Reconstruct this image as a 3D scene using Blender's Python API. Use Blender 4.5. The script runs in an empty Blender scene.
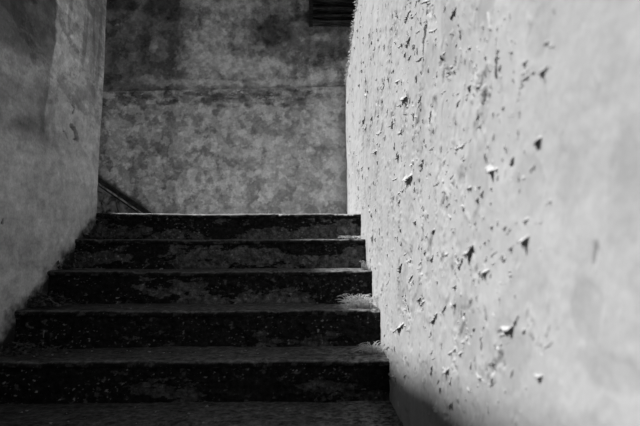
import bpy, math, random
import numpy as np
from mathutils import Vector

random.seed(7)
RNG = np.random.default_rng(11)
S = bpy.context.scene
COL = S.collection

# ------------------------------------------------------------------ the place (metres)
# camera at the foot of the flight, x to the right, y up the stairs, z up, landing top = 0
H = 0.175           # rise
T = 0.31            # going
F = 550.0           # focal length in pixels of a 640 wide frame
EYE = -0.244        # eye height relative to the landing
PITCH = math.radians(3.92)
YAW = math.radians(1.278)
XR = 0.348          # right wall face
XL = -1.367         # left wall face at landing level
LEAN = 0.016        # the left wall leans in a little as it rises
YT = 3.591          # top riser
YB = 5.02           # back wall face
NS = 10             # risers
ZF = -NS * H        # floor at the foot


def sight(px, py):
    u = (px - 320) / F; v = (213 - py) / F
    y = math.cos(PITCH) - v * math.sin(PITCH); z = math.sin(PITCH) + v * math.cos(PITCH)
    return (u * math.cos(YAW) + y * math.sin(YAW), -u * math.sin(YAW) + y * math.cos(YAW), z)


def on_right(px, py):
    r = sight(px, py); k = XR / r[0]
    return (r[1] * k, EYE + r[2] * k)


def on_left(px, py):
    r = sight(px, py); k = XL / r[0]
    return (r[1] * k, EYE + r[2] * k)


def on_back(px, py, y=YB):
    r = sight(px, py); k = y / r[1]
    return (r[0] * k, EYE + r[2] * k)


# ------------------------------------------------------------------ noise
def gnoise(x, y, seed=0):
    x = np.asarray(x, float); y = np.asarray(y, float)
    xi = np.floor(x).astype(np.int64); yi = np.floor(y).astype(np.int64)
    xf = x - xi; yf = y - yi

    def g(ix, iy, dx, dy):
        n = (ix * 374761393 + iy * 668265263 + seed * 974634777) & 0xffffffff
        n = ((n ^ (n >> 13)) * 1274126177) & 0xffffffff
        n = n ^ (n >> 16)
        a = (n & 0xffff) / 65536.0 * 2 * np.pi
        return np.cos(a) * dx + np.sin(a) * dy
    u = xf * xf * xf * (xf * (xf * 6 - 15) + 10)
    v = yf * yf * yf * (yf * (yf * 6 - 15) + 10)
    a = g(xi, yi, xf, yf); b = g(xi + 1, yi, xf - 1, yf)
    c = g(xi, yi + 1, xf, yf - 1); d = g(xi + 1, yi + 1, xf - 1, yf - 1)
    return ((a + (b - a) * u) * (1 - v) + (c + (d - c) * u) * v) * 1.5


def fbm(x, y, o=4, seed=0, gain=0.5):
    r = 0; a = 1.0; t = 0
    for k in range(o):
        r = r + a * gnoise(x * 2 ** k + 17.3 * k, y * 2 ** k - 9.1 * k, seed + k)
        t += a; a *= gain
    return r / t * 1.4


def sst(a, b, x):
    t = np.clip((x - a) / (b - a), 0, 1)
    return t * t * (3 - 2 * t)


# ------------------------------------------------------------------ object helpers
def tag(o, label=None, cat=None, group=None, kind=None):
    if label: o['label'] = label
    if cat: o['category'] = cat
    if group: o['group'] = group
    if kind: o['kind'] = kind
    return o


def link(name, me, mat=None, parent=None):
    o = bpy.data.objects.new(name, me)
    COL.objects.link(o)
    if mat and me is not None and not me.materials: me.materials.append(mat)
    if parent: o.parent = parent
    return o


def mesh_from(name, verts, faces, smooth=True, attrs=None):
    me = bpy.data.meshes.new(name)
    me.from_pydata([tuple(v) for v in verts], [], faces)
    if attrs:
        for k, a in attrs.items():
            at = me.attributes.new(k, 'FLOAT', 'POINT')
            at.data.foreach_set('value', np.asarray(a, np.float32))
    me.update()
    if smooth:
        me.polygons.foreach_set('use_smooth', [True] * len(me.polygons))
    return me


def grid_slab(name, P, back, attrs, mat, smooth=True, parent=None):
    """P (n, m, 3) = the modelled face; back = vector to the far side. A closed slab as one mesh."""
    n, m, _ = P.shape
    idx = np.arange(n * m).reshape(n, m)
    quads = np.stack([idx[:-1, :-1], idx[1:, :-1], idx[1:, 1:], idx[:-1, 1:]], -1).reshape(-1, 4)
    loop = list(idx[0, :]) + list(idx[1:, -1]) + list(idx[-1, -2::-1]) + list(idx[-2:0:-1, 0])
    loop = [int(i) for i in loop]
    V = P.reshape(-1, 3)
    B = V[loop] + np.asarray(back)
    off = n * m; L = len(loop)
    sides = [(loop[(k + 1) % L], loop[k], off + k, off + (k + 1) % L) for k in range(L)]
    sides = np.array(sides)
    # orientation: face normal must point opposite to `back`
    a, b, c = V[quads[0, 0]], V[quads[0, 1]], V[quads[0, 3]]
    flip = np.dot(np.cross(b - a, c - a), np.asarray(back)) > 0
    VV = np.concatenate([V, B]).astype(np.float32)
    Q = np.concatenate([quads, sides[:, ::-1]])
    if flip: Q = Q[:, ::-1]
    nq = len(Q)
    ng = np.arange(off, off + L)
    ng = ng[::-1] if flip else ng
    me = bpy.data.meshes.new(name)
    me.vertices.add(len(VV)); me.vertices.foreach_set('co', VV.ravel())
    li = np.concatenate([Q.ravel(), ng]).astype(np.int32)
    me.loops.add(len(li)); me.loops.foreach_set('vertex_index', li)
    me.polygons.add(nq + 1)
    ls = np.concatenate([np.arange(nq) * 4, [nq * 4]]).astype(np.int32)
    me.polygons.foreach_set('loop_start', ls)
    sm = np.zeros(nq + 1, bool)
    if smooth: sm[:len(quads)] = True
    me.polygons.foreach_set('use_smooth', sm)
    for k, at in attrs.items():
        d = me.attributes.new(k, 'FLOAT', 'POINT')
        val = np.concatenate([at.ravel(), at.ravel()[loop]]).astype(np.float32)
        d.data.foreach_set('value', val)
    me.update(calc_edges=True)
    me.validate()
    return link(name, me, mat, parent)


def box_vf(x0, x1, y0, y1, z0, z1):
    v = [(x0, y0, z0), (x1, y0, z0), (x1, y1, z0), (x0, y1, z0),
         (x0, y0, z1), (x1, y0, z1), (x1, y1, z1), (x0, y1, z1)]
    f = [(0, 3, 2, 1), (4, 5, 6, 7), (0, 1, 5, 4), (1, 2, 6, 5), (2, 3, 7, 6), (3, 0, 4, 7)]
    return v, f


# ------------------------------------------------------------------ materials (all neutral grey)
class N:
    def __init__(s, name, rough=0.9, spec=0.2):
        s.m = bpy.data.materials.new(name); s.m.use_nodes = True
        s.t = s.m.node_tree; s.b = s.t.nodes['Principled BSDF']
        s.b.inputs['Roughness'].default_value = rough
        s.b.inputs['Specular IOR Level'].default_value = spec
        s.co = s.t.nodes.new('ShaderNodeTexCoord').outputs['Object']

    def lk(s, a, b): s.t.links.new(a, b)

    def noise(s, scale, detail=6, rough=0.6, stretch=None, dist=0.0):
        n = s.t.nodes.new('ShaderNodeTexNoise')
        n.inputs['Scale'].default_value = scale; n.inputs['Detail'].default_value = detail
        n.inputs['Roughness'].default_value = rough; n.inputs['Distortion'].default_value = dist
        c = s.co
        if stretch:
            mp = s.t.nodes.new('ShaderNodeMapping'); mp.inputs['Scale'].default_value = stretch
            s.lk(c, mp.inputs['Vector']); c = mp.outputs['Vector']
        s.lk(c, n.inputs['Vector'])
        return n.outputs['Fac']

    def vor(s, scale, feature='DISTANCE_TO_EDGE'):
        n = s.t.nodes.new('ShaderNodeTexVoronoi'); n.feature = feature
        n.inputs['Scale'].default_value = scale
        s.lk(s.co, n.inputs['Vector'])
        return n.outputs['Distance']

    def attr(s, name):
        n = s.t.nodes.new('ShaderNodeAttribute'); n.attribute_name = name
        return n.outputs['Fac']

    def rng(s, v, a, b, c, d, smooth=False):
        n = s.t.nodes.new('ShaderNodeMapRange')
        n.interpolation_type = 'SMOOTHSTEP' if smooth else 'LINEAR'
        for i, x in zip(('From Min', 'From Max', 'To Min', 'To Max'), (a, b, c, d)):
            n.inputs[i].default_value = x
        s.lk(v, n.inputs['Value'])
        return n.outputs['Result']

    def op(s, o, a, b, clamp=False):
        n = s.t.nodes.new('ShaderNodeMath'); n.operation = o; n.use_clamp = clamp
        for i, x in enumerate((a, b)):
            if isinstance(x, (int, float)): n.inputs[i].default_value = x
            else: s.lk(x, n.inputs[i])
        return n.outputs[0]

    def mix(s, f, a, b):
        # a + f*(b-a) on scalars
        return s.op('ADD', s.op('MULTIPLY', s.op('SUBTRACT', 1.0, f), a), s.op('MULTIPLY', f, b))

    def out(s, val, bump=None, dist=0.01, strength=0.6):
        c = s.t.nodes.new('ShaderNodeCombineColor')
        if isinstance(val, (int, float)):
            for k in range(3): c.inputs[k].default_value = val
        else:
            for k in range(3): s.lk(val, c.inputs[k])
        s.lk(c.outputs[0], s.b.inputs['Base Color'])
        if bump is not None:
            b = s.t.nodes.new('ShaderNodeBump')
            b.inputs['Distance'].default_value = dist; b.inputs['Strength'].default_value = strength
            s.lk(bump, b.inputs['Height']); s.lk(b.outputs['Normal'], s.b.inputs['Normal'])
        return s.m


def wall_mat(name, fine, var, bdist, bstr):
    n = N(name)
    a = n.attr('paint_tone')
    n1 = n.noise(fine, 8, 0.65)
    n2 = n.noise(fine * 5, 4, 0.6)
    v = n.op('MULTIPLY', a, n.rng(n1, 0.3, 0.7, 1 - var, 1 + var))
    v = n.op('MULTIPLY', v, n.rng(n2, 0.3, 0.7, 1 - var * 0.6, 1 + var * 0.6))
    return n.out(v, n.op('ADD', n1, n.op('MULTIPLY', n2, 0.35)), bdist, bstr)


M_right = wall_mat('peeling_white_paint', 11, 0.07, 0.006, 0.30)
M_left = wall_mat('stained_plaster', 18, 0.24, 0.012, 0.5)
M_back = wall_mat('mottled_plaster', 16, 0.24, 0.014, 0.6)


def concrete_mat(name, var, speck):
    n = N(name, 0.95, 0.12)
    a = n.attr('paint_tone')
    b = n.noise(45, 6, 0.7)
    c = n.noise(170, 3, 0.6)
    base = n.op('MULTIPLY', a, n.rng(b, 0.32, 0.68, 1 - var, 1 + var))
    sp = n.rng(n.op('ADD', c, n.op('MULTIPLY', b, 0.35)), 0.86, 0.91, 0, 1)
    base = n.mix(sp, base, speck)
    return n.out(base, n.op('ADD', n.op('MULTIPLY', b, 0.8), n.op('MULTIPLY', c, 0.4)), 0.015, 0.8)


M_riser = concrete_mat('mossy_dark_concrete', 0.7, 0.16)
M_tread = concrete_mat('worn_tread_concrete', 0.6, 0.26)
M_landing = concrete_mat('dusty_landing_concrete', 0.35, 0.5)
n = N('floor_concrete', 0.95)
M_floor = n.out(n.rng(n.noise(9, 7, 0.65), 0.3, 0.7, 0.05, 0.10), n.noise(60, 5), 0.01, 0.6)

n = N('flaking_paint', 0.85)
M_flake = n.out(n.rng(n.noise(30, 5), 0.3, 0.7, 0.56, 0.70), n.noise(60, 4), 0.004, 0.3)

n = N('old_dark_wood', 0.9)
g = n.noise(6, 8, 0.65, (1.0, 8, 26))
M_wood = n.out(n.rng(g, 0.42, 0.68, 0.008, 0.07), g, 0.01, 0.5)
n = N('worn_wood_edge', 0.9)
g = n.noise(6, 8, 0.65, (1.2, 8, 30))
M_slat = n.out(n.rng(g, 0.42, 0.66, 0.008, 0.12), g, 0.01, 0.5)

n = N('stringer_plaster', 0.95)
g = n.noise(9, 8, 0.68, None, 0.8)
M_string = n.out(n.rng(g, 0.40, 0.56, 0.03, 0.30), g, 0.012, 0.5)
n = N('grimy_cap', 0.95)
g = n.noise(22, 6, 0.65)
M_cap = n.out(n.rng(g, 0.4, 0.68, 0.012, 0.05), g, 0.01, 0.5)
n = N('pale_cap_edge', 0.95)  # lower edge of the cap, paler than the cap itself
g = n.noise(26, 6, 0.65)
M_capedge = n.out(n.rng(g, 0.40, 0.52, 0.10, 0.38), g, 0.01, 0.4)

n = N('dry_grass', 0.9)
M_grass = n.out(n.rng(n.noise(40, 4), 0.3, 0.7, 0.42, 0.72))
n = N('dead_leaf', 0.95)
M_leaf = n.out(n.rng(n.noise(45, 4), 0.35, 0.7, 0.012, 0.09))
n = N('bare_twig', 0.9)
M_twig = n.out(n.rng(n.noise(60, 4), 0.3, 0.7, 0.07, 0.18), n.noise(90, 4), 0.003, 0.4)
n = N('paint_chip_grey', 0.9)
M_chip = n.out(n.rng(n.noise(30, 4), 0.3, 0.7, 0.15, 0.42))
n = N('small_stone', 0.95)
M_stone = n.out(n.rng(n.noise(60, 5), 0.3, 0.7, 0.10, 0.26), n.noise(120, 4), 0.003, 0.5)


# ------------------------------------------------------------------ right wall
def right_top(y):
    # the wall steps down gently towards the back
    return np.interp(y, [-2.6, 2.0, 3.80, 4.25, 5.05, 5.3], [1.95, 1.85, 1.537, 1.425, 1.302, 1.27])


def right_disp(Y, Z):
    # a thick old paint film over plaster: missing scabs, lifted lips round them, blisters
    wy = Y + 0.05 * fbm(Y * 6, Z * 6, 3, 31); wz = Z + 0.05 * fbm(Y * 6 + 40, Z * 6, 3, 32)
    base = 0.009 * fbm(Y * 1.6, Z * 1.6, 3, 1) + 0.0016 * fbm(Y * 7, Z * 7, 4, 2) + 0.0022 * fbm(Y * 26, Z * 16, 3, 22) * sst(0.85, 1.2, Y) * sst(-0.1, 0.35, fbm(Y * 2.2, Z * 2, 2, 23))
    near = sst(0.75, 1.15, Y)                       # film is sound on the nearest stretch
    dens = 0.06 * fbm(Y * 1.3, Z * 1.1, 2, 3) * 1.6
    nz = fbm(wy * 9.0, wz * 6.0, 5, 5, 0.55) + dens - (1 - near) * 0.35
    thr = 0.30
    gone = sst(thr, thr + 0.02, nz)
    lip = np.clip((nz - (thr - 0.07)) / 0.07, 0, 1) ** 2.2 * (1 - gone)
    amp = 0.0015 + 0.0065 * np.clip(fbm(Y * 7, Z * 7, 2, 8) + 0.35, 0, 1)
    n2 = fbm(wy * 24, wz * 15, 4, 12, 0.55) + dens - (1 - near) * 0.4
    gone2 = sst(0.30, 0.33, n2)
    lip2 = np.clip((n2 - 0.15) / 0.15, 0, 1) ** 2 * (1 - gone2)
    blister = np.clip(fbm(Y * 13, Z * 13, 2, 15) - 0.28, 0, 1) * 0.004
    rough = 0.0005 * fbm(Y * 60, Z * 60, 3, 19)
    d = base + blister * (0.35 + 0.65 * near) + rough + lip * amp - gone * 0.003 + lip2 * 0.0018 - gone2 * 0.0014
    bare = np.clip(gone * 0.8 + gone2 * 0.55, 0, 1)
    return d, bare


ycols = np.concatenate([np.linspace(-2.6, 0.49, 50), 1 / np.linspace(1 / 0.5, 1 / (YB + 0.06), 820)])
rows = 640
sv = np.linspace(0, 1, rows)
Y = np.repeat(ycols[:, None], rows, 1)
ZT = right_top(Y)
Z = (ZF - 0.05) + (ZT - ZF + 0.05) * sv[None, :]
# crumbling crest
Z = Z + np.where(sv[None, :] > 0.999, 1, 0) * (0.02 * fbm(Y * 14, Y * 0, 4, 77))
D, bare = right_disp(Y, Z)
tone = 0.60 + 0.045 * fbm(Y * 3, Z * 1.5, 4, 41) + 0.03 * fbm(Y * 11, Z * 4, 3, 43)
streak = fbm(Y * 22, Z * 1.3, 3, 45)
tone = tone - 0.06 * np.clip(streak, 0, 1) * sst(1.2, 2.4, Y)
scab = 0
for cx, cy, rx, ry, am in [(449, 30, 9, 45, 1), (485, 18, 10, 26, .8), (478, 175, 12, 34, .8), (512, 362, 26, 34, .7), (470, 330, 14, 40, .6), (585, 310, 14, 28, .7), (608, 375, 30, 22, .6), (545, 30, 16, 22, .6), (590, 80, 30, 40, .35), (528, 190, 14, 30, .6), (420, 130, 5, 40, .8), (400, 300, 8, 40, .5), (437, 410, 16, 20, .7), (365, 120, 4, 50, .7), (432, 60, 6, 30, .8), (622, 200, 18, 60, .5), (570, 180, 18, 40, .35)]:
    a, b = on_right(cx, cy)
    q = ((Y - a) / (rx * a * a / (F * XR))) ** 2 + ((Z - b) / (ry * a / F)) ** 2
    scab = np.maximum(scab, am * (1 - sst(0.7, 1.1, q + 1.3 * fbm(Y * 9, Z * 5, 5, 61, 0.6))))
D = D + 0.0012 * (1 - scab)
tone = tone - 0.085 * scab * (1 + 0.5 * fbm(Y * 14, Z * 7, 4, 62))
tone = tone - bare * (0.10 + 0.06 * fbm(Y * 20, Z * 20, 2, 47))
P = np.stack([XR - D, Y, Z], -1)
wall_right = grid_slab('wall_right', P, (0.28, 0, 0), {'paint_tone': tone}, M_right)
tag(wall_right, 'sunlit white wall of peeling paint on the right of the stairs', 'wall', kind='structure')


# peeling paint: lifted tongues and lips on the right wall, one mesh
FV, FF = [], []


def flake(line, w, lift, att, curl=1.8, taper=True):
    """line: free edge [(y, z)...]; att: unit direction towards the attached side; w: reach; lift: stand-off"""
    pts = [Vector((p[0], p[1])) for p in line]
    L = [0]
    for a, b in zip(pts, pts[1:]): L.append(L[-1] + (b - a).length)
    n = max(6, min(16, int(L[-1] / 0.006))); m = 5
    base = len(FV)
    sd = random.random() * 100
    J = fbm(L[-1] * np.arange(n + 1) / n * 110 + sd, np.full(n + 1, sd), 3, 3)
    for i in range(n + 1):
        s = L[-1] * i / n
        k = 0
        while k < len(L) - 2 and s > L[k + 1]: k += 1
        f = (s - L[k]) / max(1e-6, L[k + 1] - L[k])
        p = pts[k].lerp(pts[k + 1], f)
        u = i / n
        t = (math.sin(math.pi * min(1, max(0, u))) ** 0.55) if taper else 1
        j1 = float(J[i])
        ww = w * (0.25 + 0.75 * t) * (1 + 0.6 * j1)
        ll = lift * t * max(0.15, 1 + 1.3 * j1)
        p = p + Vector(att) * (-0.004 * j1 - 0.3 * w * (t - 0.7) * 0.6)
        for j in range(m + 1):
            v = j / m
            q = p + Vector(att) * ww * (1 - v)
            FV.append((XR + 0.0007 - ll * v ** curl, q.x, q.y))
    for i in range(n):
        for j in range(m):
            a = base + i * (m + 1) + j
            FF.append((a, a + 1, a + m + 2, a + m + 1))


def pxflake(line, wpx, lift, att):
    lift *= 0.5; wpx *= 0.9
    pts = [on_right(*p) for p in line]
    ym = sum(p[0] for p in pts) / len(pts)
    w = wpx * ym / F * (1.0 if att[1] else ym / XR * 0.8)
    flake(pts, w, lift, att)


UP, LF, RT, DN = (0, 1), (1, 0), (-1, 0), (0, -1)     # attached above / far side / near side / below
UL = (0.6, 0.8); UR = (-0.6, 0.8)
for line, w, l, a in [
    ([(489, 167), (494, 172), (500, 170)], 9, .022, UP), ([(511, 166), (514, 163), (516, 155)], 7, .014, UL),
    ([(536, 146), (540, 141), (542, 137)], 9, .016, UP), ([(544, 208), (548, 204), (551, 201)], 7, .014, UP),
    ([(522, 242), (527, 243), (531, 236)], 10, .024, UP), ([(524, 223), (530, 219)], 6, .010, UP),
    ([(469, 256), (474, 253), (478, 245)], 10, .024, UP), ([(460, 270), (464, 262), (465, 257)], 6, .013, UL),
    ([(432, 264), (434, 259), (435, 254)], 3, .014, UR), ([(494, 229), (497, 226)], 5, .012, UP),
    ([(484, 278), (488, 273), (494, 270)], 6, .014, UP), ([(513, 249), (517, 246)], 5, .010, UP),
    ([(443, 168), (445, 158), (448, 148)], 4, .010, RT), ([(449, 148), (458, 149), (464, 146), (469, 140)], 5, .009, UP),
    ([(432, 324), (435, 320), (439, 313)], 6, .018, UL), ([(500, 333), (505, 329), (513, 331), (518, 322), (521, 314)], 6, .014, UP),
    ([(545, 338), (548, 328), (549, 321)], 5, .007, UL), ([(443, 368), (447, 374), (450, 369)], 9, .018, UP),
    ([(477, 372), (482, 378), (487, 384)], 5, .008, UR), ([(534, 375), (539, 378), (544, 376)], 6, .014, UP),
    ([(454, 335), (456, 345), (458, 354)], 3, .008, RT), ([(466, 334), (470, 344), (471, 354)], 3, .006, RT),
    ([(402, 99), (405, 101), (408, 96)], 6, .030, UP), ([(406, 48), (409, 42), (411, 36)], 3, .016, UL),
    ([(404, 24), (408, 16), (411, 8)], 3, .018, UL), ([(413, 50), (415, 44)], 4, .014, UP),
    ([(376, 155), (378, 151)], 4, .03, UP), ([(398, 160), (400, 154)], 4, .022, UP), ([(405, 180), (409, 181), (413, 176)], 9, .034, UP),
    ([(420, 172), (422, 165), (424, 158)], 3, .018, UL), ([(400, 274), (402, 268), (403, 263)], 3, .02, UR),
    ([(399, 331), (402, 328), (405, 324)], 7, .028, UP), ([(405, 292), (408, 304), (412, 321)], 3, .014, LF),
    ([(417, 303), (421, 297)], 4, .014, UP), ([(432, 376), (433, 370), (434, 364)], 2, .010, LF),
    ([(404, 378), (406, 375)], 3, .014, UP), ([(498, 80), (500, 76), (500, 56), (503, 48)], 5, .011, LF),
    ([(522, 82), (527, 79), (533, 75), (538, 70)], 6, .010, UP), ([(540, 74), (545, 73), (549, 68)], 6, .013, UP),
    ([(525, 64), (531, 60)], 5, .008, UP), ([(545, 46), (551, 41)], 5, .008, UP), ([(555, 28), (559, 25)], 5, .007, UP),
    ([(466, 145), (474, 138), (478, 126), (480, 115), (487, 100), (490, 95)], 3, .005, UL),
    ([(455, 112), (458, 102), (461, 99)], 4, .009, UL), ([(451, 20), (454, 14), (458, 6)], 3, .012, UL),
    ([(424, 55), (425, 35), (426, 25)], 2, .012, UR), ([(427, 20), (428, 8), (430, 1)], 2, .010, UR),
    ([(438, 70), (440, 60), (446, 52)], 4, .007, UL), ([(476, 90), (480, 86)], 5, .012, UP), ([(486, 12), (490, 25), (493, 33)], 4, .008, RT),
    ([(388, 350), (390, 346)], 3, .012, UP), ([(372, 122), (373, 116)], 3, .02, UP), ([(384, 90), (385, 80)], 2, .02, UL),
    ([(393, 130), (394, 118)], 2, .018, UL), ([(415, 225), (417, 219)], 4, .016, UP), ([(433, 235), (436, 229)], 4, .014, UP),
    ([(447, 207), (451, 203)], 4, .012, UP), ([(456, 290), (459, 284)], 4, .010, UP), ([(424, 255), (426, 250)], 3, .012, UP),
    ([(505, 262), (509, 258)], 5, .009, UP), ([(470, 190), (474, 187)], 4, .010, UP), ([(497, 345), (503, 352)], 4, .006, UR),
]:
    pxflake(line, w, l, a)
    # smaller scales lifting round it
    mx = sum(p[0] for p in line) / len(line); my = sum(p[1] for p in line) / len(line)
    for q in range(random.choice((1, 2, 3, 4))):
        x, y = mx + random.gauss(0, 9), my + random.gauss(0, 15)
        if x < 349 or x > 575: continue
        r = random.uniform(2, 5)
        dx, dy = random.choice(((.5, -1), (.3, -1), (1, -.4), (1, -.7), (.1, 1)))
        pxflake([(x - dx * r, y - dy * r), (x + random.uniform(-1, 1), y + random.uniform(0, 1.5)), (x + dx * r, y + dy * r)], random.uniform(3, 6), random.uniform(.003, .009) * (0.5 + 0.4 * F * XR / (x - 306)), random.choice((UP, UP, UL, UR, LF)))
for k in range(760):
    p = random.betavariate(1.3, 1.5)
    x = 348 + 185 * p ** 1.35; y = random.uniform(2, 424)
    yy, zz = on_right(x, y)
    dn = float(fbm(np.array(yy * 2.2), np.array(zz * 1.2), 2, 3))
    if dn < -0.12 and random.random() < 0.75: continue
    if zz > float(right_top(np.array(yy))) - 0.06 or zz < -1.35: continue
    sz = random.choice((0.005, 0.007, 0.008, 0.010, 0.014))
    sz *= 0.6 + 0.38 * yy
    ang = random.gauss(1.45, 0.3) * random.choice((1, -1))
    if random.random() < 0.25: ang = random.gauss(0, 0.5)
    dv = Vector((math.cos(ang), math.sin(ang)))
    c = Vector((yy, zz))
    bend = Vector((-dv.y, dv.x)) * random.uniform(-.3, .3) * sz
    at = Vector((random.gauss(0, 0.6), 1)).normalized()
    if abs(dv.y) > 0.8 and random.random() < 0.6: at = Vector((1, random.uniform(-.1, .5))).normalized()
    flake([c - dv * sz, c + bend, c + dv * sz], sz * random.uniform(.5, 1.0), random.uniform(.0025, .0058) * (0.4 + 0.42 * yy), tuple(at))
# frayed crest of the wall
for k in range(150):
    yy = random.uniform(3.6, YB - 0.06)
    zz = float(right_top(np.array(yy))) - random.uniform(-.006, .05)
    sz = random.uniform(.006, .018)
    flake([(yy - sz, zz), (yy, zz + random.uniform(-.01, .01)), (yy + sz, zz)], sz * 1.4, random.uniform(.006, .02), (random.uniform(-.5, .5), -0.9 if random.random() < .6 else 0.9))
FV = np.array(FV)
FV[:, 0] -= right_disp(FV[:, 1], FV[:, 2])[0]
me = mesh_from('peeling_paint', FV, FF, True)
pp = link('peeling_paint', me, M_flake, wall_right)
md = pp.modifiers.new('film', 'SOLIDIFY'); md.thickness = 0.0012; md.offset = 0
pp['kind'] = 'stuff'
pp['label'] = 'curled white paint flakes lifting off the wall'


# ------------------------------------------------------------------ left wall
YLE = YT + 0.004
ycols = np.concatenate([np.linspace(-2.6, 1.9, 40), np.linspace(1.92, YLE, 420)])
rows = 560
Y = np.repeat(ycols[:, None], rows, 1)
ZT = 1.73 - 0.11 * (Y - 2.35)
Z = (ZF - 0.05) + (ZT - ZF + 0.05) * np.linspace(0, 1, rows)[None, :]
D = 0.010 * fbm(Y * 1.3, Z * 1.3, 3, 101) + 0.003 * fbm(Y * 8, Z * 8, 4, 102) + 0.0008 * fbm(Y * 40, Z * 40, 3, 103)
# stains
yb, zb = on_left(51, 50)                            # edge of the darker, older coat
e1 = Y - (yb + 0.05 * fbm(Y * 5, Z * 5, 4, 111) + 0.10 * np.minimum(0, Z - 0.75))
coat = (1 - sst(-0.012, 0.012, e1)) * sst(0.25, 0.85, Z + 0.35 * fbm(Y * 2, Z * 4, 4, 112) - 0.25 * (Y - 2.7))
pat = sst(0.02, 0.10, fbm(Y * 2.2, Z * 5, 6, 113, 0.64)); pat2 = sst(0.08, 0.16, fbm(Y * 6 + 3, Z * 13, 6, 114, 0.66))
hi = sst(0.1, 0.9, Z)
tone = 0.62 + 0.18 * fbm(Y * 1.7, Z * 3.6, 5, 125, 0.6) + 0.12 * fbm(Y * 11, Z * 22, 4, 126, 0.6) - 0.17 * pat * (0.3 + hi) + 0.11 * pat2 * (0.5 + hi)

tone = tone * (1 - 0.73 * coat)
drip = sst(0.05, 0.35, fbm(Y * 9, Z * 0.9, 4, 115)) * sst(0.55, 1.0, Z + 0.3 * fbm(Y * 9, Z * 2, 3, 116)) * sst(yb + 0.02, yb + 0.1, Y)
tone = tone * (1 - 0.38 * drip)
y2, z2 = on_left(93, 25)
dr2 = np.exp(-((Y - y2 + 0.05 * fbm(Y * 6, Z * 6, 3, 118)) / 0.16) ** 2) * sst(0.78, 1.0, Z + 0.12 * fbm(Y * 14, Z * 3, 4, 117))
tone = tone * (1 - 0.45 * dr2)
sc = sst(0.30, 0.36, fbm(Y * 5, Z * 5, 5, 119, 0.6) )
tone = tone * (1 + 0.12 * sc); D -= sc * 0.002
y4, _ = on_left(66, 50)
band = np.exp(-((Y - y4) / 0.14) ** 2) * sst(0.55, 0.85, Z + 0.2 * fbm(Y * 6, Z * 5, 4, 141))
tone = tone * (1 + band * (0.30 * sst(-0.05, 0.02, fbm(Y * 5, Z * 9, 6, 142, 0.6)) - 0.12))
y3, z3 = on_left(46, 118)
bl = np.exp(-(((Y - y3) / 0.10) ** 2 + ((Z - z3) / 0.14) ** 2)) * (0.6 + 0.8 * fbm(Y * 9, Z * 9, 3, 120))
tone = tone * (1 - 0.55 * np.clip(bl, 0, 1))
# damp, mossy grime that has crept up from the steps, with an added unseen extension
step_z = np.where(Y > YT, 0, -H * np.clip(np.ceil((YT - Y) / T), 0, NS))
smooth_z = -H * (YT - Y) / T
hgt = Z - 0.9 * np.clip(2.4 - Y, 0, 1.2) - (0.3 * np.maximum(step_z, smooth_z) + 0.7 * smooth_z)  # unseen near stretch darkened higher to cut bounce onto the right wall
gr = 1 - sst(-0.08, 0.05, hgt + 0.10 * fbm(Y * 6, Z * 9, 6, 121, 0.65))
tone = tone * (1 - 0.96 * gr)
# cracks in the render
def carve(line, wid, depth):
    global D, tone
    pts = [on_left(*p) for p in line]
    best = np.full(Y.shape, 9.0)
    jy = 0.012 * fbm(Y * 30, Z * 30, 3, 130); jz = 0.006 * fbm(Y * 40, Z * 40, 3, 131)
    for (a, b), (c, d) in zip(pts, pts[1:]):
        dx, dz = c - a, d - b
        t = np.clip(((Y + jy - a) * dx + (Z + jz - b) * dz) / (dx * dx + dz * dz), 0, 1)
        # the crack opens wider along the wall than up it
        q = np.hypot((Y + jy - a - t * dx) * 0.55, Z + jz - b - t * dz)
        best = np.minimum(best, q)
    k = 1 - sst(wid * 0.6, wid, best)
    D = D - k * depth
    tone = tone * (1 - 0.94 * k)
carve([(71, 126), (74, 129), (75, 133), (77, 139)], 0.014, 0.16)
carve([(73, 139), (78, 140)], 0.004, 0.03)
carve([(70, 103), (73, 108), (72, 113)], 0.006, 0.02)
carve([(63, 130), (67, 138)], 0.003, 0.012)
carve([(2, 224), (4, 220)], 0.006, 0.012)
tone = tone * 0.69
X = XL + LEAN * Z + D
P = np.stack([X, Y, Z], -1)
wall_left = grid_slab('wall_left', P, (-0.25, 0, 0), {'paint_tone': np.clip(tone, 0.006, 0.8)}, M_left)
tag(wall_left, 'shaded stained grey plaster wall on the left of the stairs', 'wall', kind='structure')

# ------------------------------------------------------------------ back wall with its ledge
x0, x1 = -3.6, 2.4
xc = np.concatenate([np.linspace(x0, -2.2, 20), np.linspace(-2.18, 0.75, 520), np.linspace(0.78, x1, 20)])
rows = 520
zz = np.concatenate([np.linspace(-0.25, 2.25, rows), np.linspace(2.28, 2.9, 20)])
X = np.repeat(xc[:, None], len(zz), 1); Z = np.repeat(zz[None, :], len(xc), 0)
ba, bb = on_back(345, 86.5), on_back(105, 92)
zl = bb[1] + (ba[1] - bb[1]) / (ba[0] - bb[0]) * (X - bb[0])     # ledge line, a little out of level
zl = zl + 0.006 * fbm(X * 5, X * 0, 4, 201)
D = 0.007 * fbm(X * 1.2, Z * 1.2, 3, 202) + 0.0022 * fbm(X * 10, Z * 10, 4, 203) + 0.0006 * fbm(X * 45, Z * 45, 2, 204)
upper = sst(-0.006, 0.006, Z - zl)
D = D + 0.022 * (1 - upper)
scab = sst(0.18, 0.24, fbm(X * 7, Z * 7, 6, 205, 0.62))
D = D - scab * 0.003
mott = fbm(X * 4.2, Z * 4.2, 6, 206, 0.62)
fine = fbm(X * 15, Z * 15, 4, 207, 0.6)
patch = sst(0.02, 0.05, fbm(X * 5, Z * 5, 7, 221, 0.58)); patch2 = sst(0.12, 0.15, fbm(X * 10 + 5, Z * 10, 6, 222, 0.58))
grit = fbm(X * 38, Z * 38, 4, 223, 0.65)
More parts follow.
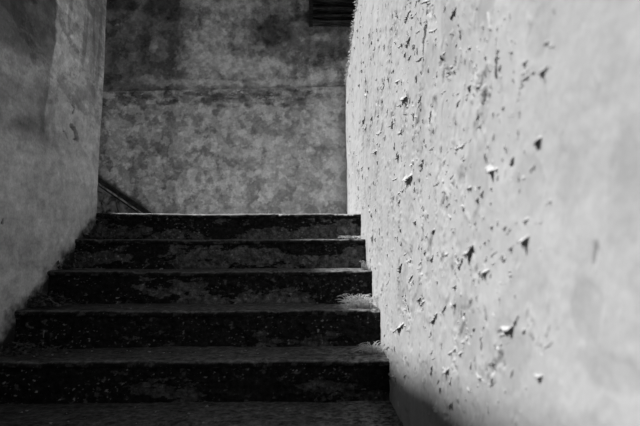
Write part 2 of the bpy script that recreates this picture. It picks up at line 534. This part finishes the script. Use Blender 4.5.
lo = 0.58 + 0.16 * mott + 0.12 * fine + 0.10 * scab - 0.20 * patch + 0.22 * patch2 + 0.12 * grit + 0.10 * (X + 0.6)
# darker run down the middle of the lower panel
xm, _ = on_back(300, 120)
lo = lo * (1 - 0.22 * np.exp(-((X - xm + 0.05 * mott) / 0.22) ** 2))
xr_, zr_ = on_back(327, 136)
lo = lo + 0.13 * np.exp(-(((X - xr_) / 0.09) ** 2 + ((Z - zr_) / 0.09) ** 2) ** 2)
up = 0.36 + 0.15 * mott + 0.10 * fine - 0.12 * patch + 0.14 * patch2 + 0.10 * grit
up = up * (1 - 0.40 * (1 - sst(-1.35, -0.95, X + 0.12 * mott)))
def bx(pxc, wpx):
    return np.exp(-((X - on_back(pxc, 0)[0] + 0.03 * fbm(X * 4, Z * 3, 3, 208)) / (wpx * YB / F)) ** 2)
runs = 0.50 * bx(175, 8) * sst(0.9, 1.5, Z + 0.25 * fbm(X * 7, Z * 2, 3, 209)) + 0.36 * bx(148, 7) + 0.40 * bx(112, 6) + 0.28 * bx(131, 5) + 0.2 * bx(161, 4)
def blob(pxc, pyc, rx, ry, amp):
    a, b = on_back(pxc, pyc)
    q = ((X - a) / (rx * YB / F)) ** 2 + ((Z - b) / (ry * YB / F)) ** 2 + 0.9 * mott
    return amp * (1 - sst(0.5, 1.3, q))
dark = runs + blob(305, 38, 48, 26, 0.45) + blob(270, 20, 30, 26, 0.30) + blob(180, 8, 40, 14, 0.40) + blob(120, 4, 30, 8, 0.35)
pf = 0
for cx, cy, rx, ry in [(207, 50, 26, 30), (240, 68, 60, 13), (228, 4, 45, 8), (154, 46, 5, 7), (148, 79, 9, 6), (322, 78, 26, 9), (318, 38, 12, 4), (190, 82, 60, 4), (290, 82, 50, 4)]:
    a, b = on_back(cx, cy)
    pf = np.maximum(pf, np.exp(-(((X - a) / (rx * YB / F)) ** 2 + ((Z - b) / (ry * YB / F)) ** 2)))
pale = 0.22 * sst(0.36, 0.52, pf + 0.75 * fbm(X * 7, Z * 7, 7, 230, 0.68)) * (0.6 + 0.4 * sst(-0.2, 0.2, fine)) + 0.08 * pf
up = up * (1 - np.clip(dark, 0, 0.7)) + pale * (1 - 0.5 * np.clip(runs, 0, 1))
tone = lo * (1 - upper) + up * upper
# grimy strip under the ledge, pale chipped arris
below = zl - Z
strip = sst(-0.002, 0.012, below) * (1 - sst(0.14, 0.22, below + 0.14 * fbm(X * 5, Z * 9, 5, 210, 0.6) + 0.03))
strip = strip * (1 - 0.8 * sst(0.0, 0.05, fbm(X * 8, Z * 16, 6, 231, 0.66) - 0.12))
strip = strip * (1 - 0.75 * sst(on_back(300, 0)[0], on_back(338, 0)[0], X)) * (0.55 + 0.45 * sst(-0.2, 0.25, fbm(X * 6, Z * 14, 4, 211)))
tone = tone * (1 - 0.70 * strip)
ar = np.exp(-((Z - zl + 0.008) / 0.010) ** 2) * sst(-0.1, 0.25, fbm(X * 6, Z * 2, 4, 212))
tone = tone + 0.12 * ar * sst(-0.1, 0.1, fbm(X * 20, Z * 30, 4, 232))
# dirt above the sloping string and at the landing
sl = 0.73; xs, zs = on_back(147, 212)
dl = Z - (zs - sl * (X - xs))
sm = (1 - sst(0.0, 0.06, dl + 0.04 * fbm(X * 9, Z * 9, 4, 213))) * (X < xs + 0.02) * 0.75
tone = tone * (1 - sm)
P = np.stack([X, YB - D, Z], -1)
wall_back = grid_slab('wall_back', P, (0, 0.3, 0), {'paint_tone': np.clip(tone, 0.02, 0.8)}, M_back)
tag(wall_back, 'mottled grey plaster wall with a ledge beyond the top landing', 'wall', kind='structure')

# ------------------------------------------------------------------ floor at the foot of the flight
xx = np.linspace(XL - 0.15, XR + 0.1, 60); yy = np.linspace(-2.6, YT - (NS - 1) * T + 0.02, 90)
X, Y = np.meshgrid(xx, yy, indexing='ij')
P = np.stack([X, Y, ZF + 0.004 * fbm(X * 3, Y * 3, 4, 301)], -1)
fl = grid_slab('floor', P, (0, 0, -0.15), {}, M_floor)
tag(fl, 'dark concrete floor at the foot of the stairs', 'floor', kind='structure')

# ------------------------------------------------------------------ staircase
stair = bpy.data.objects.new('staircase', None); COL.objects.link(stair)
tag(stair, 'dark weathered concrete staircase climbing between two plastered walls', 'staircase')
SX0, SX1 = XL - 0.035, XR + 0.002
TH = 0.028


def tread_z(i):
    return -H * (i - 1)


def riser(i):
    """front of step i (1 = the top one): a block under the tread, front face modelled"""
    y0 = YT - (i - 1) * T
    xs = np.linspace(SX0, SX1, 460); zs = np.linspace(tread_z(i) - H - 0.02, tread_z(i) - TH + 0.002, 64)
    X, Z = np.meshgrid(xs, zs, indexing='ij')
    sd = 400 + i * 10
    a = fbm(X * 6, Z * 9, 5, sd, 0.6)
    D = 0.006 * fbm(X * 2, Z * 3, 3, sd + 1) + 0.004 * a + 0.006 * sst(0.1, 0.16, a) + 0.0012 * fbm(X * 30, Z * 30, 3, sd + 2)
    b = fbm(X * 2.6 + i * 7, Z * 6, 8, sd + 4, 0.64) - 0.07 * (i - 2)
    b = b + 0.14 * sst(-0.9, 0.3, X) - 0.05 + (0.12 if i == 1 else 0.04 if i < 4 else 0)
    v = (Z - zs[0]) / (zs[-1] - zs[0])
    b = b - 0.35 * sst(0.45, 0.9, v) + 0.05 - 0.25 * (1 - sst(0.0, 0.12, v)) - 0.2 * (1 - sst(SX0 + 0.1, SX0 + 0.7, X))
    bare = sst(0.0, 0.03, b) * (0.45 + 0.55 * sst(-0.3, 0.3, fbm(X * 22, Z * 22, 4, sd + 5, 0.65)))
    seam = np.exp(-((b + 0.015) / 0.018) ** 2)
    flk = sst(0.30, 0.36, fbm(X * 26, Z * 34, 4, sd + 6, 0.6)) * sst(-0.1, 0.2, fbm(X * 4, Z * 4, 3, sd + 7))
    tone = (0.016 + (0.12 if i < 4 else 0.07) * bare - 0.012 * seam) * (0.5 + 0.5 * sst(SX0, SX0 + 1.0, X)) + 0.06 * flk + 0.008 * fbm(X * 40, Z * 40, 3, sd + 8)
    tone = tone + 0.20 * sst(0.62, 0.66, fbm(X * 50, Z * 60, 2, sd + 9, 0.6)) * sst(-0.3, 0.2, fbm(X * 3, Z * 5, 2, sd + 12))
    D = D - 0.004 * sst(0.0, 0.03, b)
    P = np.stack([X, y0 - D, Z], -1)
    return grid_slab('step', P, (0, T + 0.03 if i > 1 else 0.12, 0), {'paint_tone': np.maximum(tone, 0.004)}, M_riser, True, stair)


def tread(i, par):
    y0 = YT - (i - 1) * T
    depth = T + 0.01 if i > 1 else YB - YT - 0.03
    xl = SX0 if i > 1 else SX0
    # profile from under the nosing, round the worn edge and over the tread to the next riser
    prof = [(0.03, -TH), (0.0, -TH), (-0.009, -TH * 0.93), (-0.012, -TH * 0.7), (-0.0125, -0.011), (-0.0115, -0.0065), (-0.0085, -0.003), (-0.004, -0.0008), (0.003, 0.0), (0.010, 0.0)]
    prof += [(0.010 + (depth - 0.010) * k / 26, 0.0) for k in range(1, 27)]
    prof = np.array(prof)
    xs = np.linspace(xl, SX1, 420)
    X = np.repeat(xs[:, None], len(prof), 1)
    PY = np.repeat(prof[None, :, 0], len(xs), 0); PZ = np.repeat(prof[None, :, 1], len(xs), 0)
    sd = 600 + i * 10
    chip = sst(0.22, 0.5, fbm(X * 5, X * 0 + i * 3.7, 5, sd, 0.6)) * 0.014
    front = 1 - sst(0.0, 0.05, PY)
    wear = 0.005 * fbm(X * 2.2, PY * 2, 3, sd + 1) + 0.0022 * fbm(X * 18, PY * 18, 4, sd + 2)
    hollow = -0.006 * np.exp(-((X + 0.5) / 0.5) ** 2) * front
    Yv = y0 + PY + (0.006 * fbm(X * 8, PZ * 40, 4, sd + 3) + chip) * front
    Zv = tread_z(i) + PZ + wear * (PZ > -TH * 0.9) + hollow - chip * 0.6 * front
    drt = fbm(X * 9, PY * 26, 5, sd + 5, 0.65); gr2 = fbm(X * 34, PY * 60, 4, sd + 6, 0.65)
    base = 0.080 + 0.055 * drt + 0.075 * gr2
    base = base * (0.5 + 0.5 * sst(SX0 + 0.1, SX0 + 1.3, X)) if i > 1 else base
    worn = np.exp(-((PY + 0.004) / 0.012) ** 2) * (PZ > -0.006) * (0.4 + 0.6 * sst(-0.2, 0.2, fbm(X * 7, PY, 4, sd + 7, 0.6)))
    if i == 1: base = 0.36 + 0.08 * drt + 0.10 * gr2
    else: base = base + 0.06 * worn
    # dust and grit caught in the right-hand corner
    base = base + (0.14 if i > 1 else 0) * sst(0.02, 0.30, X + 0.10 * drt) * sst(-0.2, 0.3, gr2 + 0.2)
    if i == 1: base = base * (0.04 + 0.96 * sst(SX0 + 0.13, SX0 + 0.155, X + 0.02 * drt))  # shade of the left wall's end put into the landing colour
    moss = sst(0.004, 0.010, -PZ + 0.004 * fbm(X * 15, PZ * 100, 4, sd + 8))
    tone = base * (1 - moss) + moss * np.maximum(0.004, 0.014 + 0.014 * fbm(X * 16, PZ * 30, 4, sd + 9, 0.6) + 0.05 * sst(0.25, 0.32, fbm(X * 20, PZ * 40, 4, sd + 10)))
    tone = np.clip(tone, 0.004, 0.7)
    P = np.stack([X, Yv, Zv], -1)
    n, m, _ = P.shape
    idx = np.arange(n * m).reshape(n, m)
    quads = [tuple(int(v) for v in q) for q in np.stack([idx[:-1, :-1], idx[1:, :-1], idx[1:, 1:], idx[:-1, 1:]], -1).reshape(-1, 4)]
    V = [tuple(v) for v in P.reshape(-1, 3)]
    # underside and ends
    b = len(V)
    for k in range(n): V.append((xs[k], y0 + depth, tread_z(i) - TH))
    for k in range(n - 1):
        quads.append((int(idx[k, m - 1]), int(idx[k + 1, m - 1]), b + k + 1, b + k))
        quads.append((b + k, b + k + 1, int(idx[k + 1, 0]), int(idx[k, 0])))
    quads.append(tuple(int(v) for v in idx[0, :]) + (b,))
    quads.append(tuple(int(v) for v in idx[n - 1, ::-1]) + (b + n - 1,))
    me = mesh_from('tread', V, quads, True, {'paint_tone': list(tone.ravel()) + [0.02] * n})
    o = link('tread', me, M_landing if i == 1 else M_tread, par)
    return o


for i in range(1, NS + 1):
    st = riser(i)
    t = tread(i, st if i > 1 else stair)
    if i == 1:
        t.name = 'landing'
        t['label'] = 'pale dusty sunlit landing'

# landing carries on behind the left wall's end
v, f = box_vf(-3.6, SX0 - 0.002, YT + 0.03, YB - 0.04, -0.2, -0.002)
side = link('floor', mesh_from('floor', v, f, False), M_landing)
tag(side, 'concrete floor level with the landing behind the end of the left wall', 'floor', kind='structure')

# ------------------------------------------------------------------ sloping string against the back wall
strg = bpy.data.objects.new('stair_stringer', None); COL.objects.link(strg)
SY = YB - 0.12
pa, pb = on_back(100, 182, SY), on_back(145, 213, SY)
SL = (pa[1] - pb[1]) / (pb[0] - pa[0]); xs = pb[0] + pb[1] / SL - 0.03
strg.location = (xs, SY, 0.004)
tag(strg, 'sloping plastered stair stringer with a dark cap rising left behind the landing', 'stair stringer')
LN = 1.75
yb_ = YB - 0.045 - SY
n = 60
V = []; Fc = []
for k in range(n + 1):
    x = -LN * k / n; z = SL * LN * k / n + 0.001
    w = 0.003 * float(fbm(np.array(x * 12), np.array(3.0), 4, 501))
    V += [(x, w * 0.5, 0.0), (x, w, max(0.002, z - 0.03)), (x, yb_, max(0.002, z - 0.03)), (x, yb_, 0.0)]
for k in range(n):
    a = 4 * k
    for q in range(4):
        Fc.append((a + q, a + (q + 1) % 4, a + 4 + (q + 1) % 4, a + 4 + q))
Fc.append((0, 3, 2, 1)); Fc.append((4 * n, 4 * n + 1, 4 * n + 2, 4 * n + 3))
link('panel', mesh_from('panel', V, Fc, False), M_string, strg)


def sloped_strip(name, lo, hi, yf, mat, jit):
    V = []; Fc = []
    n = 120
    for k in range(n + 1):
        x = 0.03 - (LN + 0.03) * k / n
        z = SL * LN * (k / n)
        j = jit * float(fbm(np.array(x * 16), np.array(1.0 + lo * 50), 4, 503)); j2 = jit * float(fbm(np.array(x * 20), np.array(7.0 + hi * 50), 4, 505))
        V += [(x, yf + j, z + lo + j2 * 0.4), (x, yf + j, z + hi + j2), (x, yb_, z + hi + j2), (x, yb_, z + lo)]
    for k in range(n):
        a = 4 * k
        for q in range(4): Fc.append((a + q, a + (q + 1) % 4, a + 4 + (q + 1) % 4, a + 4 + q))
    Fc.append((0, 3, 2, 1)); Fc.append((4 * n, 4 * n + 1, 4 * n + 2, 4 * n + 3))
    return link(name, mesh_from(name, V, Fc, False), mat, strg)


cap = sloped_strip('cap', -0.014, 0.030, -0.010, M_cap, 0.005)
sloped_strip('cap_edge', -0.030, -0.014, -0.014, M_capedge, 0.004).parent = cap

# ------------------------------------------------------------------ louvred wooden vent, high on the back wall
vent = bpy.data.objects.new('louvred_vent', None); COL.objects.link(vent)
tag(vent, 'dark weathered wooden louvred vent high on the back wall beside the white wall', 'vent')
vx0, vz0 = on_back(309, 22, YB - 0.12); vz0 += 0.0
vx1 = vx0 + 0.62; vz1 = vz0 + 0.62
vent.location = (vx0, YB, vz0)


def wood(name, x0, x1, y0, y1, z0, z1, mat, sd, rx=0.0):
    """a board with worn, uneven arrises"""
    n = 40
    V = []; Fc = []
    cy, cz = (y0 + y1) / 2, (z0 + z1) / 2
    lx = x1 - x0
    for k in range(n + 1):
        x = x0 + lx * k / n
        for q, (yy, zz) in enumerate(((y0, z0), (y0, z1), (y1, z1), (y1, z0))):
            j = 0.0035 * float(fbm(np.array(x * 14), np.array(sd + q * 5.0), 4, 520))
            dy, dz = yy - cy, zz - cz
            V.append((x, cy + dy * math.cos(rx) - dz * math.sin(rx) + j, cz + dy * math.sin(rx) + dz * math.cos(rx) + j))
    for k in range(n):
        a = 4 * k
        for q in range(4): Fc.append((a + q, a + 4 + q, a + 4 + (q + 1) % 4, a + (q + 1) % 4))
    Fc.append((0, 1, 2, 3)); Fc.append((4 * n + 3, 4 * n + 2, 4 * n + 1, 4 * n))
    me = mesh_from(name, V, Fc, False)
    return link(name, me, mat, vent)


W, HH = vx1 - vx0, vz1 - vz0
wood('stile', 0, 0.035, -0.12, -0.006, 0.0, HH, M_wood, 1)
wood('stile', W - 0.035, W, -0.12, -0.006, 0.0, HH, M_wood, 2)
wood('bottom_rail', 0.035, W - 0.035, -0.115, -0.006, 0.008, 0.024, M_slat, 3)
wood('top_rail', 0.035, W - 0.035, -0.12, -0.006, HH - 0.035, HH, M_wood, 4)
wood('back_board', 0.035, W - 0.035, -0.02, -0.008, 0.022, HH - 0.035, M_wood, 9)
for k in range(8):
    z = 0.050 + 0.072 * k
    wood('slat', 0.033, W - 0.033, -0.118, -0.030, z, z + 0.012, M_slat if k % 2 == 0 else M_slat, 10 + k, -0.35)

# ------------------------------------------------------------------ dry grass, litter, twigs, chips
def tuft_mesh(name, blades, spread, hmax, flat):
    V = []; Fc = []
    for b in range(blades):
        a = random.uniform(0, 2 * math.pi)
        r = random.uniform(0, spread)
        p = Vector((math.cos(a) * r, math.sin(a) * r * 0.6, 0.0))
        dirn = Vector((math.cos(a + random.gauss(0, .7)), math.sin(a + random.gauss(0, .7)), 0))
        h = random.uniform(.35, 1) * hmax
        out = random.uniform(.4, 1.4) * flat
        wd = random.uniform(.0012, .0026)
        side = Vector((-dirn.y, dirn.x, 0)) * wd
        base = len(V); m = 6
        for k in range(m + 1):
            u = k / m
            q = p + dirn * out * u * u + Vector((0, 0, h * math.sin(u * 2.0) * (1.0)))
            q.z = max(q.z, 0.0005)
            s = side * (1 - u * 0.85)
            V += [q - s, q + s + Vector((0, 0, wd * 0.6))]
        for k in range(m):
            a0 = base + 2 * k
            Fc.append((a0, a0 + 1, a0 + 3, a0 + 2))
    me = mesh_from(name, V, Fc, True)
    return me


def tuft(x, i, dy, blades, spread, hmax, flat, label):
    z = tread_z(i); y = YT - (i - 1) * T + dy
    o = link('dry_grass_tuft', tuft_mesh('dry_grass_tuft', blades, spread, hmax, flat), M_grass)
    sm = o.modifiers.new('blade', 'SOLIDIFY'); sm.thickness = 0.0008
    o.location = (x, y, z + 0.001)
    tag(o, label, 'grass')
    return o


tuft(0.262, 4, 0.075, 150, 0.080, 0.066, 0.055, 'thick straw tuft on the fourth tread from the top, against the white wall')
tuft(0.290, 5, 0.13, 90, 0.050, 0.046, 0.045, 'sparse dry grass tuft on the fifth tread from the top, against the white wall')
tuft(0.265, 2, 0.04, 60, 0.060, 0.020, 0.045, 'low flattened dry grass on the second tread from the top, against the white wall')
tuft(0.318, 3, 0.06, 30, 0.025, 0.050, 0.020, 'small upright dry grass sprig on the third tread from the top, by the white wall')

leaf_label = {2: 'dark leaf litter heaped at the left end of the second tread from the top',
              3: 'dark leaf litter heaped at the left end of the third tread from the top',
              4: 'wide dark leaf litter heap at the left end of the fourth tread from the top',
              5: 'flat dark leaf litter at the left end of the fifth tread from the top'}
for i in (2, 3, 4, 5):
    V = []; Fc = []
    wd = {2: .12, 3: .11, 4: .18, 5: .3}[i]; hh = {2: .05, 3: .065, 4: .075, 5: .04}[i]
    for b in range({2: 170, 3: 190, 4: 260, 5: 200}[i]):
        x = abs(random.gauss(0, .5)) * wd; y = random.uniform(0.03, T - 0.03)
        z = 0.006 + random.random() * hh * max(0, 1 - x / (wd * 1.3)) * (0.45 + 0.55 * y / T)
        L = random.uniform(.008, .020); w = L * random.uniform(.25, .5)
        d = Vector((random.gauss(0, 1), random.gauss(0, 1), random.gauss(0, .5))).normalized()
        s = d.cross(Vector((random.gauss(0, .4), random.gauss(0, .4), 1))).normalized()
        up = s.cross(d)
        c = Vector((x, y, z)); b0 = len(V)
        for u, ww in ((-1, 0.05), (-.4, .9), (.3, 1), (1, .05)):
            p = c + d * L * u * .8 + up * (0.2 * L * u * u)
            V += [p - s * w * ww, p + s * w * ww]
        for k in range(3): Fc.append((b0 + 2 * k, b0 + 2 * k + 1, b0 + 2 * k + 3, b0 + 2 * k + 2))
    V = [Vector((max(v.x, -0.01), min(max(v.y, 0.006), T - 0.012), max(v.z, 0.002))) for v in V]
    o = link('leaf_litter', mesh_from('leaf_litter', V, Fc, False), M_leaf)
    o.location = (XL + LEAN * tread_z(i) + 0.022, YT - (i - 1) * T, tread_z(i) + 0.002)
    tag(o, leaf_label[i], 'leaf litter', kind='stuff')


def tube(name, pts, r, mat):
    V = []; Fc = []; m = 7
    for k, p in enumerate(pts):
        p = Vector(p)
        a = Vector(pts[max(0, k - 1)]); b = Vector(pts[min(len(pts) - 1, k + 1)])
        d = (b - a).normalized(); s = d.cross(Vector((0, 0.3, 1))).normalized(); u = s.cross(d)
        rr = r * (1 - 0.5 * k / (len(pts) - 1))
        for q in range(m):
            an = 2 * math.pi * q / m
            V.append(p + s * math.cos(an) * rr + u * math.sin(an) * rr)
    for k in range(len(pts) - 1):
        for q in range(m):
            Fc.append((k * m + q, k * m + (q + 1) % m, (k + 1) * m + (q + 1) % m, (k + 1) * m + q))
    Fc.append(tuple(range(m - 1, -1, -1))); Fc.append(tuple((len(pts) - 1) * m + q for q in range(m)))
    return link(name, mesh_from(name, V, Fc, True), mat)


z4 = tread_z(4); y4 = YT - 3 * T
tw = tube('bent_twig', [(0, 0, .006), (.03, .004, .022), (.07, .0, .040), (.088, .002, .045), (.10, -.004, .036), (.125, -.002, .018), (.145, .004, .006)], .0035, M_twig)
tw.location = (-1.36, y4 + 0.10, z4 + 0.001)
tag(tw, 'bent pale twig on the fourth tread from the top, at the left wall', 'twig')
z3_ = tread_z(3)
tw = tube('straight_twig', [(0, 0, .005), (.05, .01, .007), (.11, .016, .006), (.17, .03, .005)], .003, M_twig)
tw.location = (-1.28, YT - 2 * T + 0.05, z3_ + 0.001)
tag(tw, 'thin straight twig on the third tread from the top, near the left wall', 'twig')


def chip_mesh(name, r, th, stone=False):
    n = random.choice((5, 6, 7)); V = []; Fc = []
    rad = [r * random.uniform(.55, 1.1) for _ in range(n)]
    bend = random.uniform(-.3, .5)
    for lev in range(3 if stone else 2):
        for k in range(n):
            a = 2 * math.pi * k / n
            s = ((.75, 1, .6)[lev] if stone else 1)
            x, y = math.cos(a) * rad[k] * s * 1.3, math.sin(a) * rad[k] * s
            V.append((x, y, th * lev + (0 if stone else max(0, bend) * abs(x) * abs(x) / r)))
    L = 3 if stone else 2
    for lev in range(L - 1):
        for k in range(n):
            Fc.append((lev * n + k, lev * n + (k + 1) % n, (lev + 1) * n + (k + 1) % n, (lev + 1) * n + k))
    Fc.append(tuple(range(n - 1, -1, -1))); Fc.append(tuple((L - 1) * n + k for k in range(n)))
    return mesh_from(name, V, Fc, False)


ORD = {2: 'second', 3: 'third', 4: 'fourth', 5: 'fifth', 6: 'sixth'}
chips = []
for v_ in range(5):
    me = chip_mesh('paint_chip', random.uniform(.006, .010), .0025); me.materials.append(M_chip); chips.append(me)
stones = []
for v_ in range(4):
    me = chip_mesh('pebble', random.uniform(.006, .009), .004, True); me.materials.append(M_stone); stones.append(me)
for i, nchip, nst in ((3, 3, 3), (4, 8, 5), (5, 12, 6), (6, 14, 7)):
    for k in range(nchip + nst):
        chip = k < nchip
        o = bpy.data.objects.new('paint_chip' if chip else 'pebble', (random.choice(chips) if chip else random.choice(stones)))
        COL.objects.link(o)
        xmin = -1.15 if i < 5 else -1.25
        x = random.uniform(xmin, 0.25)
        o.location = (x, YT - (i - 1) * T + random.uniform(0.02, T - 0.07), tread_z(i) + 0.0015)
        o.rotation_euler = (0, 0, random.uniform(0, 6.28))
        s = random.uniform(.35, .9); o.scale = (s, s, s)
        if chip: tag(o, 'pale paint chip lying on the %s tread from the top' % ORD[i], 'paint chip', 'paint chips on the %s tread' % ORD[i])
        else: tag(o, 'small grey pebble lying on the %s tread from the top' % ORD[i], 'pebble', 'pebbles on the %s tread' % ORD[i])
bpy.context.view_layer.update()

# ------------------------------------------------------------------ light
w = bpy.data.worlds.new('sky'); S.world = w; w.use_nodes = True
bg = w.node_tree.nodes['Background']
bg.inputs['Color'].default_value = (1, 1, 1, 1)
nt = w.node_tree
tc = nt.nodes.new('ShaderNodeTexCoord'); sx = nt.nodes.new('ShaderNodeSeparateXYZ')
nt.links.new(tc.outputs['Generated'], sx.inputs[0])
rp = nt.nodes.new('ShaderNodeValToRGB'); cr = rp.color_ramp
mr = nt.nodes.new('ShaderNodeMapRange')
mr.inputs['From Min'].default_value = -1; mr.inputs['From Max'].default_value = 1
nt.links.new(sx.outputs[2], mr.inputs['Value']); nt.links.new(mr.outputs['Result'], rp.inputs['Fac'])
# dark ground, bright haze near the horizon, deeper sky overhead
cr.elements[0].position = 0.48; cr.elements[0].color = (.08, .08, .08, 1)
cr.elements[1].position = 1.0; cr.elements[1].color = (.36, .36, .36, 1)
e = cr.elements.new(0.51); e.color = (1, 1, 1, 1)
e = cr.elements.new(0.68); e.color = (.75, .75, .75, 1)
e = cr.elements.new(0.86); e.color = (.42, .42, .42, 1)
nt.links.new(rp.outputs['Color'], bg.inputs['Color'])
bg.inputs['Strength'].default_value = 0.22

sd = bpy.data.lights.new('sun', 'SUN'); sd.energy = 5.0; sd.angle = math.radians(1.9)
so = bpy.data.objects.new('sun', sd); COL.objects.link(so)
al = math.radians(55)
d = Vector((math.cos(al), -0.05, -math.sin(al)))
so.rotation_euler = d.to_track_quat('-Z', 'Y').to_euler()
so.location = (-4, 4, 6)

# ------------------------------------------------------------------ camera
cd = bpy.data.cameras.new('camera'); co = bpy.data.objects.new('camera', cd); COL.objects.link(co)
cd.sensor_width = 36; cd.lens = F / 640 * 36
cd.clip_start = 0.02
co.location = (0, 0, EYE); co.rotation_euler = (math.pi / 2 + PITCH, 0, -YAW)
cd.dof.use_dof = True; cd.dof.focus_distance = 2.8; cd.dof.aperture_fstop = 3.6
S.camera = co

S.view_settings.view_transform = 'Standard'; S.view_settings.look = 'None'
S.view_settings.exposure = 0; S.view_settings.gamma = 1
S.view_settings.use_curve_mapping = False
